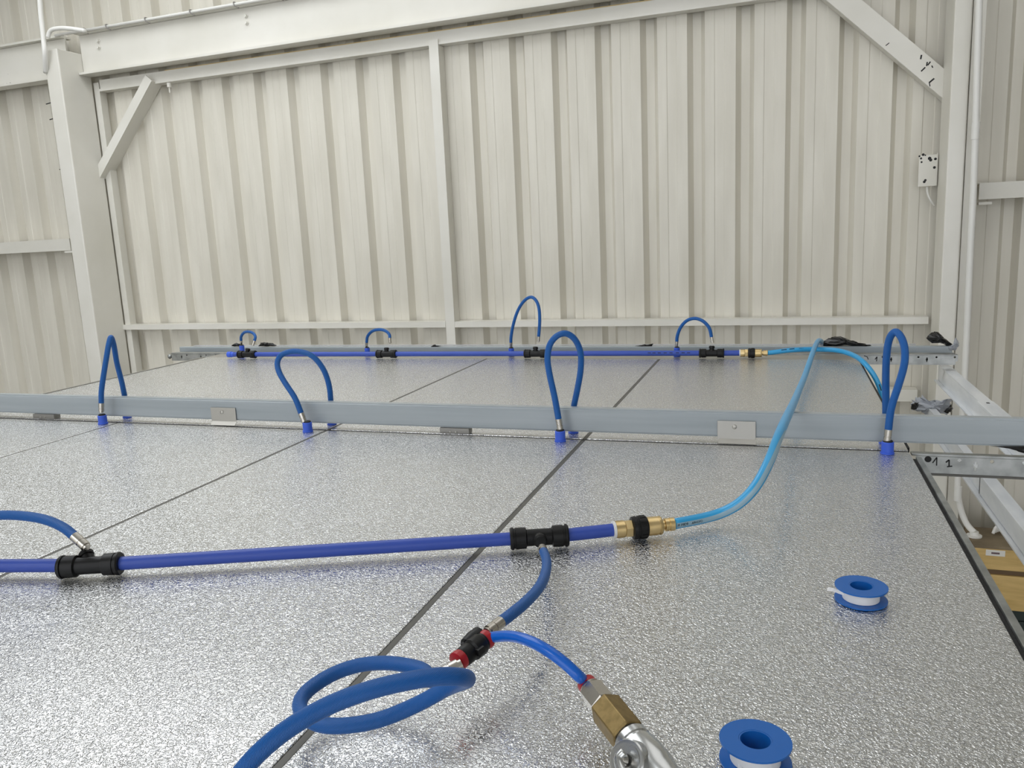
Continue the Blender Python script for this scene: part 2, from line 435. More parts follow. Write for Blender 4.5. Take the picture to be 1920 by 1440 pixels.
obj('brace_leg', bar(bmesh.new(), a + sd * 0.0365 + Vector((0, 0.032, 0)), b + sd * 0.0365 + Vector((0, 0.032, 0)), 0.006, 0.054, (0, 1, 0)), 'steel_paint', t)
rng = random.Random(11)
def chips(parent, pix, v):
    for px, py in pix:
        p = W(px, py, v); an = rng.uniform(0.6, 2.4); ln = rng.uniform(0.004, 0.011)
        dd = Vector((math.cos(an), 0, math.sin(an))) * ln
        obj('paint_chip', bar(bmesh.new(), p - dd, p + dd, rng.uniform(0.003, 0.006), 0.0006, (0, 1, 0)), 'rubber', parent)
chips(t, [(1727, 107), (1738, 120), (1742, 119), (1748, 125), (1731, 130), (1747, 151), (1743, 158), (1664, 83)], -0.0738)
# chipped plate with a cable by the right column
t = thing('fixing_plate', 'chipped white fixing plate with a cable below it beside the right column', 'plate', wall=True)
p0, p1 = W(1721, 350, -0.07), W(1757, 289, -0.07)
obj('plate', B(p0.x, p1.x, -0.07, -0.064, p0.z, p1.z), 'steel_paint', t)
obj('fold', B(p1.x, p1.x + 0.004, -0.069, -0.01, p0.z, p1.z + 0.004), 'steel_paint', t)
rng = random.Random(3)
for px, py in ((1724, 293), (1727, 297), (1731, 290), (1735, 291), (1728, 304), (1743, 297), (1745, 300), (1754, 298), (1733, 341), (1735, 338), (1752, 314)):
    p = W(px, py, -0.07)
    obj('paint_chip', lathe(bmesh.new(), (p.x, -0.07, p.z), (0, -1, 0), [(0, rng.uniform(.003, .007)), (0.0006, 0.003)], 6, rng.random()), 'rubber', t)
bm = bmesh.new(); tube(bm, [W(1738, 350, -0.06), W(1739, 362, -0.06), W(1745, 376, -0.06), W(1752, 386, -0.05)], 0.004)
obj('cable', bm, 'pale_conduit', t, True)
# small round boss under the channel and its rod
p = W(317, 160, VCH - 0.002)
tag(obj('rod_end', lathe(bmesh.new(), (p.x, p.y, p.z + 0.012), (0, 0, -1), [(0, 0.011), (0.022, 0.011), (0.0225, 0.004), (0.05, 0.004)], 12), 'steel_paint', wall=True), 'small white boss under the channel beside the left knee brace', 'fitting')
# conduit along the top of the beam with clips
t = thing('cable_conduit', 'thin white conduit clipped along the top edge of the eaves beam', 'conduit', wall=True)
bm = bmesh.new(); tube(bm, [Vector((cl0 - 0.02, VE - 0.008, ztop - 0.004)), Vector((-2, VE - 0.008, ztop - 0.004)), Vector((2.4, VE - 0.008, ztop - 0.004))], 0.0075, 10, 2, 0)
obj('conduit', bm, 'pale_conduit', t, True)
for px in (161, 203, 276, 360, 442, 525, 610):
    uu = W(px, 60 - (px - 161) * 0.18, VE).x
    bm = bmesh.new(); tube(bm, [Vector((uu, VE + 0.01, ztop + 0.006)), Vector((uu, VE - 0.017, ztop + 0.004)), Vector((uu + 0.004, VE - 0.017, ztop - 0.012)), Vector((uu + 0.02, VE - 0.002, ztop - 0.022))], 0.003, 8, 4, 1)
    obj('clip', bm, 'clip_dark', t, True)
bm = bmesh.new(); tube(bm, [W(160, 58, VC - 0.036), W(135, 54, VC - 0.036), W(110, 53, VC - 0.036), W(94, 58, VC - 0.036), W(90, 70, VC - 0.036)], 0.011)
tag(obj('flexible_cable', bm, 'pale_conduit', wall=True, smooth=True), 'white cable bending over the beam end above the left column', 'cable')
bm = bmesh.new(); tube(bm, [W(74, -30, VC - 0.03), W(76, 20, VC - 0.03), W(82, 75, VC - 0.03), W(84, 100, VC - 0.036), W(86, 136, VC)], 0.013)
tag(obj('wall_pipe', bm, 'pale_conduit', wall=True, smooth=True), 'white vertical pipe rising past the top of the left column', 'pipe')
ZTB = W(1812, 1026, -0.44).z
# conduit right of the right column, in two lengths with a coupling, bending into the wooden box below
t = thing('vertical_conduit', 'white vertical conduit down the right of the right column into the wooden box', 'conduit', wall=True)
vb = -0.32
cp = [W(1838, -60, vb), W(1833, 100, vb), W(1829, 245, vb), W(1825, 360, vb), W(1819, 480, vb), W(1813, 620, vb), W(1806, 760, vb), W(1797, 880, vb), W(1796, 925, vb), W(1803, 960, vb), W(1814, 985, vb - 0.01), None]
pg = W(1826, 1015, vb - 0.03); pg.z = ZTB + 0.0165
cp[-1] = pg + Vector((0, 0, 0.012))
bm = bmesh.new(); tube(bm, cp, 0.0115); obj('conduit', bm, 'pale_conduit', t, True)
for px, py in ((1829, 245), (1796, 925)):
    p = W(px, py, vb); obj('coupling', lathe(bmesh.new(), p + Vector((0, 0, -0.03)), (0, 0, 1), [(0, 0.0135), (0.06, 0.0135)], 14), 'pale_conduit', t, True, autosm=40)
p = pg
obj('gland', lathe(bmesh.new(), p + Vector((0, 0, -0.004)), (0, 0, 1), [(0, 0.027), (0.006, 0.027), (0.0065, 0.016), (0.02, 0.015)], 16), 'pale_conduit', t, True, autosm=40)

# wooden box below, with slot, label and dark green cabinet
VB = -0.44
q0 = W(1812, 1026, VB); q1 = W(1812, 1137, VB); qs0 = W(1860, 1068, VB); qs1 = W(1860, 1078, VB)
ub0 = cr1 + 0.07; ub1 = q0.x + 0.75
t = thing('wooden_box', 'yellow plywood box with a dark slot below the panel edge at right', 'box', wall=True)
ztb = q0.z
obj('upper_board', B(ub0, ub1, VB, VB + 0.02, qs0.z, ztb), 'plywood', t, bevel=0.002)
obj('slot_back', B(ub0, ub1, VB + 0.012, VB + 0.03, qs1.z, qs0.z), 'slot_brown', t)
obj('lower_board', B(ub0, ub1, VB, VB + 0.02, q1.z, qs1.z), 'plywood', t, bevel=0.002)
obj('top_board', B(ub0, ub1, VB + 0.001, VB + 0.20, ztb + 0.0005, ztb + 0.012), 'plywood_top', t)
obj('side_board', B(ub0 - 0.014, ub0, VB, VB + 0.20, q1.z, ztb), 'plywood', t)
pl0 = W(1848, 1041, VB); pl1 = W(1885, 1033, VB)
lb = obj('paper_label', B(pl0.x, pl1.x, VB - 0.001, VB - 0.0001, pl0.z, pl1.z), 'label_paper', t)
obj('print_line', B(pl0.x + 0.018, pl1.x - 0.018, VB - 0.0016, VB - 0.0011, (pl0.z + pl1.z) / 2 - 0.004, (pl0.z + pl1.z) / 2 + 0.003), 'label_ink', lb)
ph = W(1908, 1050, VB)
obj('cut_out', B(ph.x, ph.x + 0.2, VB - 0.0012, VB - 0.0002, ph.z - 0.018, ph.z + 0.016), 'plywood', t)
t = thing('green_cabinet', 'dark green metal cabinet under the plywood box', 'cabinet', wall=True)
obj('body', B(ub0 - 0.012, ub1, VB + 0.05, -0.05, ZF, q1.z - 0.002), 'green_paint', t)
obj('door', B(ub0 + 0.05, ub0 + 0.30, VB + 0.04, VB + 0.05, ZF + 0.1, q1.z - 0.06), 'green_paint', t, bevel=0.003)
for k, lab in enumerate(('innermost of three white cables looping into the plywood box', 'middle of three white cables looping into the plywood box', 'outermost of three white cables looping into the plywood box')):
    bm = bmesh.new(); vv_ = -0.29 - 0.016 * k
    pts = [W(1868 - k * 3, 1004 - k * 2, vv_), W(1872 - k * 2, 994 - k * 3, vv_), W(1882 + k * 2, 988 - k * 4, vv_), W(1893 + k * 4, 995 - k * 2, vv_)]
    e = W(1896 + k * 5, 1016, vv_); e.z = ztb + 0.014
    pts[0].z = ztb + 0.02
    tube(bm, pts + [e], 0.006, 10)
    tag(obj('white_cable', bm, 'pale_conduit', wall=True, smooth=True), lab, 'cable', 'cables looping into the plywood box')

# ------------------------------------------------------------------ foil panels in their rails
XE = 0.218; PW = 0.60; YS = 1.545; YF = 2.60
XJ = [XE - PW * i for i in range(5)]
G = 0.004; GS = 0.0065
names = {(0, 0): 'foil panel of the front row under both tape reels', (1, 0): 'foil panel of the front row under the coiled hose',
         (2, 0): 'foil panel of the front row crossed by the black tee at left', (3, 0): 'leftmost foil panel of the front row',
         (0, 1): 'foil panel of the back row crossed by the cyan tube', (1, 1): 'foil panel of the back row below the tallest far hose loop',
         (2, 1): 'foil panel of the back row below the second far hose loop', (3, 1): 'leftmost foil panel of the back row'}
for i in range(4):
    for j, (y0, y1) in enumerate(((-0.35, YS - GS), (YS + GS, YF))):
        x0, x1 = XJ[i + 1] + G, XJ[i] - (G if i else 0)
        if j == 1 and i in (2, 3):            # the far left joint closes to a hairline
            if i == 2: x0 = XJ[3] + 0.001
            else: x1 = XJ[3] - 0.001
        t = thing('foil_panel', 'silver embossed ' + names[(i, j)], 'panel', ((x0 + x1) / 2, (y0 + y1) / 2, 0))
        hx, hy = (x1 - x0) / 2, (y1 - y0) / 2
        dz = random.uniform(-0.0006, 0.0)
        obj('foil_face', B(-hx, hx, -hy, hy, -0.006, dz), 'foil', t, bevel=0.0012)
        obj('core', B(-hx + 0.002, hx - 0.002, -hy + 0.002, hy - 0.002, -0.045, -0.0062), 'panel_core', t)
# joint strips along the panels
for k, lab in ((1, 'grey joint strip between the panels, the one passing under the coiled hose'), (2, 'grey joint strip between the panels, passing under the left black tee'), (3, 'leftmost grey joint strip between the panels')):
    o = obj('joint_strip', B(XJ[k] - 0.012, XJ[k] + 0.012, -0.35, YS - 0.008, -0.05, -0.046), 'joint_steel')
    t = thing('joint_strip', lab, 'strip', (XJ[k], YS, 0))
    COL.objects.unlink(o); bpy.data.objects.remove(o)
    if k == 3:
        obj('cap', B(-G + 0.0006, G - 0.0006, -0.35 - YS, -0.006, -0.012, -0.0012), 'joint_steel', t)
    else:
        obj('cap', B(-G + 0.0006, G - 0.0006, -0.35 - YS, -0.006, -0.012, -0.0012), 'joint_steel', t)
        obj('cap', B(-G + 0.0006, G - 0.0006, 0.006, YF - YS, -0.012, -0.0012), 'joint_steel', t)
t = thing('edge_trim', 'pale grey edge angle along the left side of the panels', 'trim', (XJ[4], 0, 0))
obj('upstand', B(-0.008, -0.001, -0.35, YF, -0.03, 0.0015), 'clip_steel', t, bevel=0.001)
obj('ledge', B(-0.008, 0.02, -0.35, YF, -0.05, -0.0465), 'galvanised', t)
# edge trim along the right side
t = thing('edge_trim', 'grey galvanised edge angle along the right side of the panels', 'trim', (XE, 0, 0))
obj('upstand', B(0.007, 0.016, -0.35, YS - 0.03, -0.03, -0.002), 'galvanised', t, bevel=0.001)
obj('ledge', B(-0.02, 0.016, -0.35, YS - 0.03, -0.049, -0.0455), 'galvanised', t)
obj('far_black_strip', B(0.001, 0.005, YS + 0.03, YF, -0.03, -0.002), 'rubber', t)  # thin black strip along the far panel edge
obj('gap_shade_strip', B(0.001, 0.0065, -0.35, YS - 0.03, -0.02, -0.006), 'rubber', t)  # black strip stands in for the dark inside the gap

# slotted rails: plates cut into cells, slots and holes left open
def slotted_plate(bm, x0, x1, z0, z1, y, holes, thk=0.0015):
    xs = sorted({x0, x1} | {h[0] for h in holes} | {h[1] for h in holes}); zs = sorted({z0, z1} | {h[2] for h in holes} | {h[3] for h in holes})
    xs = [x for x in xs if x0 <= x <= x1]; zs = [z for z in zs if z0 <= z <= z1]
    cells = {}
    for i in range(len(xs) - 1):
        for j in range(len(zs) - 1):
            cx, cz = (xs[i] + xs[i + 1]) / 2, (zs[j] + zs[j + 1]) / 2
            cells[i, j] = not any(h[0] < cx < h[1] and h[2] < cz < h[3] for h in holes)
    V = {}
    def vv(i, j, s):
        if (i, j, s) not in V: V[i, j, s] = bm.verts.new((xs[i], y + s * thk, zs[j]))
        return V[i, j, s]
    for (i, j), on in cells.items():
        if not on: continue
        bm.faces.new((vv(i, j, 0), vv(i + 1, j, 0), vv(i + 1, j + 1, 0), vv(i, j + 1, 0)))
        bm.faces.new((vv(i, j + 1, 1), vv(i + 1, j + 1, 1), vv(i + 1, j, 1), vv(i, j, 1)))
        for di, dj, a, b in ((-1, 0, (i, j + 1), (i, j)), (1, 0, (i + 1, j), (i + 1, j + 1)), (0, -1, (i, j), (i + 1, j)), (0, 1, (i + 1, j + 1), (i, j + 1))):
            if not cells.get((i + di, j + dj), False):
                bm.faces.new((vv(*a, 0), vv(*a, 1), vv(*b, 1), vv(*b, 0)))
    return bm
def round_hole(x, z, r): return [(x - r, x + r, z - r * .45, z + r * .45), (x - r * .72, x + r * .72, z - r * .75, z + r * .75), (x - r * .4, x + r * .4, z - r, z + r)]
def cross_slot(x, z, hh, r): return [(x - r, x + r, z - hh * .3, z + hh * .45), (x - r * .5, x + r * .5, z - hh, z + hh)]
t = thing('slotted_rail', 'galvanised slotted rail with handwritten marks at the right panel edge', 'rail', (0, YS, 0))
zr0, zr1 = -0.039, -0.008
holes = []
for k, px in enumerate((1799, 1860, 1921)):
    p = PY(px, 863, YS); holes += round_hole(p.x, -0.0135, 0.0032)
p = PY(1829, 873, YS); holes += cross_slot(p.x, -0.0235, 0.0085, 0.0033)
for k in range(1, 6): holes += cross_slot(p.x + 0.13 * k, -0.0235, 0.0085, 0.0033)
obj('web', slotted_plate(bmesh.new(), XE + 0.012, 1.3, zr0, zr1, -0.001, holes), 'galvanised', t)
obj('top_lip', B(XE + 0.004, 1.3, -0.003, 0.012, zr1 + 0.0002, -0.003), 'galvanised', t, bevel=0.001)
obj('bottom_lip', B(XE + 0.03, 1.3, -0.003, 0.014, zr0 - 0.004, zr0 - 0.0003), 'joint_steel', t)
obj('seam_cap', B(XJ[4], XE, -GS + 0.0008, GS - 0.0008, -0.014, -0.005), 'joint_steel', t)
obj('seam_web', B(XJ[4], XE - 0.006, -0.001, 0.0005, -0.05, -0.0125), 'galvanised', t)
def stroke(parent, pts, wd, y):              # a marker stroke on an upright face
    bm = bmesh.new()
    for a, b in zip(pts, pts[1:]):
        bar(bm, (a[0], y, a[1]), (b[0], y, b[1]), wd, 0.0004, (0, 1, 0))
    return obj('marker_writing', bm, 'ink', parent)
def onrail(px, py, Y): p = PY(px, py, Y); return (p.x, p.z)
yf = YS - 0.001
p = PY(1740, 861, yf)
obj('marker_dot', lathe(bmesh.new(), (p.x, -0.001, p.z), (0, -1, 0), [(0, 0.0056), (0.0005, 0.0056)], 20), 'ink', t)
stroke(t, [onrail(1748.5, 868, yf), onrail(1756.5, 857.5, yf), onrail(1756, 873, yf)], 0.0019, -0.0013)
stroke(t, [onrail(1773.5, 867, yf), onrail(1779.5, 862, yf), onrail(1779.5, 874.5, yf)], 0.0023, -0.0013)
stroke(t, [onrail(1775.5, 875, yf), onrail(1785.5, 874, yf)], 0.0021, -0.0013)

# far rail and far beam
YR = 2.70
xr0 = PY(322, 670, YR).x; xr1 = PY(1792, 672, YR).x
zt = PY(1000, 663, YR).z; zbm = PY(1700, 682, YR).z
t = thing('slotted_rail', 'long galvanised slotted rail behind the far blue pipe', 'rail', (0, YR, 0))
holes = []
for px, py in ((350, 663.5), (386, 663.5), (404, 664), (1655, 668.5), (1722, 668.5), (1756, 668.5), (1790, 668.5)):
    p = PY(px, py, YR); holes += round_hole(p.x, zt - 0.009, 0.003)
for px in (341, 377, 1671, 1738):
    p = PY(px, 672, YR); holes += cross_slot(p.x, (zt + zbm) / 2 - 0.002, 0.007, 0.003)
obj('web', slotted_plate(bmesh.new(), xr0, xr1, zbm, zt - 0.004, 0, holes), 'galvanised', t)
obj('inner_web', B(xr0, xr1, 0.03, 0.032, zbm, zt - 0.004), 'joint_steel', t)
obj('top_lip', B(xr0, xr1, -0.004, 0.034, zt - 0.0038, zt), 'galvanised', t, bevel=0.001)
obj('bottom_lip', B(xr0, xr1, 0.0, 0.034, zbm - 0.003, zbm - 0.0003), 'galvanised', t)
obj('edge_strip', B(XJ[4], XE, YF + 0.002 - YR, -0.006, -0.004, -0.001), 'clip_steel', t)
obj('end_hook', lathe(bmesh.new(), (xr0 - 0.016, 0.002, (zt + zbm) / 2), (1, 0, 0), [(0, 0.008), (0.005, 0.011), (0.010, 0.008), (0.0155, 0.006)], 12), 'galvanised', t, True)
obj('end_tab', B(xr1 + 0.0003, xr1 + 0.006, 0.0, 0.02, zbm + 0.008, zt - 0.002), 'galvanised', t)
yff = YR - 0.0004
stroke(t, [onrail(1640.5, 674, yff), onrail(1644.5, 669, yff), onrail(1643.5, 677.5, yff)], 0.0026, -0.0006)
stroke(t, [onrail(1620, 667, yff), onrail(1626, 669, yff), onrail(1628, 674, yff)], 0.0022, -0.0006)
YB2 = 2.775
zf1 = PY(1000, 650, YB2).z; zf0 = zf1 - 0.05
xb0 = PY(336, 652, YB2).x; xb1 = PY(1786, 655, YB2).x
t = thing('support_beam', 'blue-grey support beam along the back edge behind the far pipe', 'beam', (0, YB2, 0))
obj('tube', B(xb0, xb1, 0, 0.022, zf0, zf1), 'beam_film', t, bevel=0.003)
obj('film_edge', B(xb0 + 0.05, xb1 - 0.1, 0.023, 0.05, zf1 + 0.0003, zf1 + 0.0015), 'grey_film', t)

# front support beam over the seam
YBF = 1.552; YBB = 1.575
z1 = PY(960, 763, YBF).z; z0 = PY(960, 806, YBF).z
t = thing('support_beam', 'blue-grey support beam crossing the picture above the panel seam', 'beam', (0, YBF, 0))
bm = B(-3.0, 1.3, 0, YBB - YBF, z0, z1)
bmesh.ops.bevel(bm, geom=bm.edges[:], offset=0.0035, segments=3, affect='EDGES')
obj('tube', bm, 'beam_film', t, True, autosm=35)
fa = [PY(1856, 836, YBF - 0.002), PY(1885, 839, YBF - 0.002), PY(1905, 845, YBF - 0.002), PY(1925, 852, YBF - 0.002), PY(1990, 856, YBF), PY(1990, 838, YBF)]
bm = bmesh.new(); pillow(bm, [p - Vector((0, YBF, 0)) for p in fa], (0, 0.004, 0), 0.0004, 5)
obj('loose_film', bm, 'black_film', t)
fa = [PY(1880, 834, YBF - 0.004), PY(1925, 845, YBF - 0.006), PY(1990, 846, YBF - 0.006), PY(1990, 834, YBF - 0.004)]
# clips
def clip(label, x0p, x1p, ytop, ybot):
    a = PY((x0p + x1p) / 2 - (x1p - x0p) / 2, ytop, YBF - 0.004); b = PY(x1p, ytop, YBF - 0.004)
    zt_ = a.z; wd = b.x - a.x
    t = thing('beam_clip', label, 'clip', (a.x, YBF - 0.0035, 0))
    zk = 0.010
    obj('plate', B(0, wd, 0, 0.0015, zk, zt_), 'clip_steel', t, bevel=0.0004)
    bm = bmesh.new(); bar(bm, (wd / 2 + wd * 0.02, 0.0006, zk), (wd / 2 + wd * 0.02, -0.008, 0.0022), wd * 0.98, 0.0015, (0, -1, 0.6))
    obj('foot', bm, 'clip_steel', t)
    obj('screw', lathe(bmesh.new(), (wd * 0.45, 0, zt_ - 0.011), (0, -1, 0), [(0, 0.0045), (0.001, 0.0045), (0.0022, 0.003)], 16), 'clip_steel', t, True, autosm=40)
    return t
clip('bright steel clip screwed to the front beam between the two left hose loops', 394, 440, 764, 799)
clip('bright steel clip screwed to the front beam left of the cyan tube', 1345, 1417, 789, 829)
def under_clip(label, x0p, x1p, yp):
    a = PY(x0p, yp, YBF + 0.002); b = PY(x1p, yp, YBF + 0.002)
    t = thing('hold_down_clip', label, 'clip', (a.x, YBF, 0))
    obj('tab', B(0, b.x - a.x, -0.002, 0.018, 0.0004, z0 - 0.0005), 'clip_dark', t)
    for k in (0.36, 0.56):
        obj('screw', lathe(bmesh.new(), ((b.x - a.x) * k, -0.002, 0.004), (0, -1, 0), [(0, 0.0022), (0.0012, 0.0018)], 10), 'clip_steel', t)
under_clip('dark tab under the front beam at the left edge of the picture', 64, 103, 778)
under_clip('dark tab with two screws under the front beam left of the middle hose loop', 826, 880, 806)

# white channels running towards the camera beyond the right edge
t = thing('white_channel', 'upper white channel joining the far rail beyond the right panel edge', 'channel', (0.487, 2.2, 0))
obj('top_flange', B(-0.015, 0.015, -1.6, 0.62, -0.054, -0.050), 'white_channel', t)
obj('side_web', B(-0.015, -0.012, -1.6, 0.62, -0.098, -0.0545), 'white_channel', t)
obj('bottom_flange', B(-0.026, 0.015, -1.6, 0.62, -0.102, -0.0985), 'white_channel', t)
yk = PZ(1834, 752, -0.05).y
obj('sleeve', B(-0.019, 0.018, -1.6, yk - 2.2, -0.058, -0.0495), 'white_channel', t, bevel=0.001)
obj('sleeve_slot', B(-0.003, 0.004, yk - 2.2 - 0.03, yk - 2.2 - 0.02, -0.0496, -0.0488), 'ink', t)
ZB = -0.15
b1, b2, b3 = PZ(1860, 935, ZB - 0.03).x, PZ(1875, 935, ZB).x, PZ(1895, 935, ZB).x
t = thing('white_channel', 'lower white channel with a film-wrapped end beyond the right panel edge', 'channel', (b2, 2.0, 0))
ye = PZ(1740, 762, ZB).y
obj('top_flange', B(0.0, b3 - b2, -1.4, ye - 2.0, ZB - 0.003, ZB), 'white_channel', t)
obj('side_web', B(0.0, 0.003, -1.4, ye - 2.0, ZB - 0.042, ZB - 0.0035), 'white_channel', t)
obj('bottom_flange', B(-0.012, b3 - b2, -1.4, ye - 2.0, ZB - 0.046, ZB - 0.0425), 'white_channel', t)
ysl = PZ(1838, 893, ZB).y
obj('sleeve', B(-0.004, b3 - b2 + 0.004, -1.4, ysl - 2.0, ZB - 0.04, ZB + 0.002), 'white_channel', t, bevel=0.001)
obj('sleeve_edge', B(-0.0045, -0.0035, ysl - 2.0, ysl - 1.997, ZB - 0.04, ZB + 0.0025), 'ink', t)
# crumpled film on the beam and channel ends
def film(label, pix, Y, material, bul=0.02, amp=0.002, seed=0, cat='film', zmin=None):
    pts = [PY(x, y, Y) for x, y in pix]
    o = Vector(pts[0])
    bm = bmesh.new(); pillow(bm, [p - o for p in pts], (0, -bul, bul * 0.2), amp, seed)
    ob = obj('crumpled_film', bm, material); ob.location = o
    return tag(ob, label, cat)
film('crumpled black film lying on the far beam behind the cyan tube', [(1543, 649), (1546, 640), (1556, 633), (1570, 630), (1585, 634), (1605, 641), (1622, 645), (1633, 648), (1630, 650), (1590, 647), (1560, 649)], YB2 + 0.01, 'black_film', 0.02, 0.0022, 1)
film('black film flap standing on the right end of the far beam', [(1736, 634), (1744, 625), (1752, 621.5), (1760, 623), (1768, 631), (1780, 641), (1788, 648), (1776, 649), (1768, 644), (1748, 643)], YB2 + 0.01, 'black_film', 0.018, 0.0012, 2)
film('torn grey film curling up at the right end of the far beam', [(1778, 651), (1788, 645), (1790, 637), (1792, 631), (1797, 640), (1798, 648), (1793, 656), (1782, 657)], YB2 - 0.005, 'grey_film', 0.012, 0.0015, 3)
film('small scrap of black film on the far beam at the first far loop', [(434, 649), (438, 645), (444, 643), (451, 645), (455, 649)], YB2 + 0.01, 'black_film', 0.012, 0.0015, 4)
film('crumpled black film on the far beam right of the first far loop', [(484, 649), (489, 643), (497, 641.5), (506, 644), (510, 642.5), (519, 648), (503, 649)], YB2 + 0.01, 'black_film', 0.014, 0.002, 5)
film('scrap of black film on the far beam by the middle post', [(806, 651), (812, 647), (816, 645.5), (817, 648), (830, 648.5), (818, 650)], YB2 + 0.005, 'black_film', 0.006, 0.0008, 6)
film('thin black film sliver on the far beam left of the rightmost far loop', [(1190, 649), (1204, 647), (1208, 645), (1214, 647), (1225, 644.5), (1222, 649), (1208, 649)], YB2 + 0.005, 'black_film', 0.006, 0.0008, 8)
yy = ye
film('crumpled grey film round the end of the lower white channel', [(1708, 757), (1716, 747), (1730, 744), (1742, 751), (1747, 760), (1756, 752), (1770, 755), (1783, 748), (1786, 765), (1776, 776), (1745, 780), (1724, 772), (1712, 770)], yy, 'grey_film', 0.03, 0.006, 9)
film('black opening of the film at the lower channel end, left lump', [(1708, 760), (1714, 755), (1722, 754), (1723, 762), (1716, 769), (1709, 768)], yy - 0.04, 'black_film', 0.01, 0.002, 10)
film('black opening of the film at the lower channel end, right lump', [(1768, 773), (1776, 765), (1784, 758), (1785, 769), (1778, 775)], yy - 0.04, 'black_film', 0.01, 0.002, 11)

# ------------------------------------------------------------------ hoses over the front beam
def ferrule(parent, a, d, off, r=0.0062, L=0.024, material='nickel'):
    a = Vector(a) - off
    return obj('ferrule', lathe(bmesh.new(), a, d, [(0, r * 0.78), (L * .12, r * 0.78), (L * .125, r), (L * .42, r), (L * .43, r * .9), (L * .5, r * .9), (L * .51, r), (L, r)], 20), material, parent, True, autosm=35)
def hose_thing(label, pts, r, ends=(True, True), material='braided_blue', group=None, seg=14, fr=None, flen=0.024, name='hose_loop'):
    base = pts[0].copy()
    t = thing(name, label, 'hose', base, group)
    bm = bmesh.new(); path = tube(bm, pts, r, seg, 10, 6, base)
    obj('hose', bm, material, t, True)
    fr = fr or r * 1.02
    if ends[0]:
        d = (path[1] - path[0]).normalized(); ferrule(t, path[0] - d * flen * 0.92, d, Vector(), fr, flen)
    if ends[1]:
        d = (path[-2] - path[-1]).normalized(); ferrule(t, path[-1] - d * flen * 0.92, d, Vector(), fr, flen)
    return t
def socket(label, x, y, r=0.0105, h=0.021, group=None, z=0.0):
    t = thing('hose_socket', label, 'socket', (x, y, z), group)
    obj('cup', lathe(bmesh.new(), (0, 0, 0.0), (0, 0, 1), [(0, r * 1.12), (0.003, r * 1.12), (0.0035, r), (h, r), (h + 0.001, r * 0.9)], 24), 'blue_socket', t, True, autosm=35)
    obj('seal_ring', lathe(bmesh.new(), (0, 0, h + 0.0009), (0, 0, 1), [(0, r * 0.8), (0.002, r * 0.8), (0.0035, r * 0.6)], 20), 'rubber', t, True, autosm=35)
    return t
def arch(pix, y0, y1):
    n = len(pix); out = []
    for i, (x, y) in enumerate(pix):
        s = i / (n - 1); s = s * s * (3 - 2 * s)
        out.append(PY(x, y, y0 + (y1 - y0) * s))
    return out
yfr, ybk = 1.522, 1.594
LOOPS = [
    ('leftmost', [(190, 757), (190, 735), (194, 705), (200, 668), (204, 645), (208, 632), (213, 645), (219, 680), (228, 715), (234, 745), (236, 762)], (195.5, 797), 237),
    ('left-leaning', [(565, 776), (553, 746), (536, 720), (523, 697), (520, 680), (526, 667), (541, 660), (560, 659), (585, 667), (605, 690), (616, 718), (620, 748), (620, 768)], (575.5, 813), 616),
    ('middle upright', [(1047.5, 787), (1040, 745), (1030, 700), (1026.5, 672), (1031, 646), (1044, 630), (1060, 625), (1076, 634), (1088, 658), (1089, 690), (1083, 728), (1076, 762), (1074, 780)], (1052, 829), 1074),
    ('rightmost', [(1665.5, 807), (1671, 765), (1687, 715), (1696, 680), (1696, 652), (1689, 631), (1679, 622), (1669, 632), (1663, 660), (1661, 700), (1661, 740), (1661, 775), (1661, 788)], (1664, 854), 1661),
]
for nm, pix, sp, bx in LOOPS:
    pts = arch(pix, yfr, ybk)
    s = PZ(sp[0], sp[1] - 3, 0.0)
    hose_thing('blue braided hose loop over the front beam, the %s one' % nm.strip(','), pts, 0.0064, (True, True), group='hose loops over the front beam')
    socket('blue hose socket in front of the front beam at the %s loop' % nm.strip(','), pts[0].x + (s.x - pts[0].x), yfr, group='sockets at the front beam')
    pb = pts[-1]
    socket('blue hose socket behind the front beam at the %s loop' % nm.strip(','), pb.x, ybk, 0.0098, 0.018, group='sockets at the front beam')

# ------------------------------------------------------------------ pipes with tees
def tee(parent, c, ax, branch, blen=0.022, off=Vector()):
    c = Vector(c) - off; ax = Vector(ax).normalized(); L = 0.039
    bm = bmesh.new()
    pr = [(-L, 0.0138), (-L + 0.002, 0.0152), (-L + 0.0045, 0.0152), (-L + 0.005, 0.0135), (-L + 0.007, 0.0135), (-L + 0.0075, 0.0145), (-L + 0.021, 0.0142), (-L + 0.0225, 0.0112)]
    pr = pr + [(-a, r) for a, r in pr[::-1]]
    lathe(bm, c, ax, pr, 28)
    body = obj('tee', bm, 'black_plastic', parent, True, autosm=30)
    b = Vector(branch).normalized()
    obj('tee_branch', lathe(bmesh.new(), c, b, [(0.006, 0.0085), (0.013, 0.0085), (0.0135, 0.0075), (0.0155, 0.0075), (0.016, 0.0092), (blen - 0.003, 0.0092), (blen, 0.0068)], 20), 'black_plastic', body, True, autosm=30)
    return c + b * blen
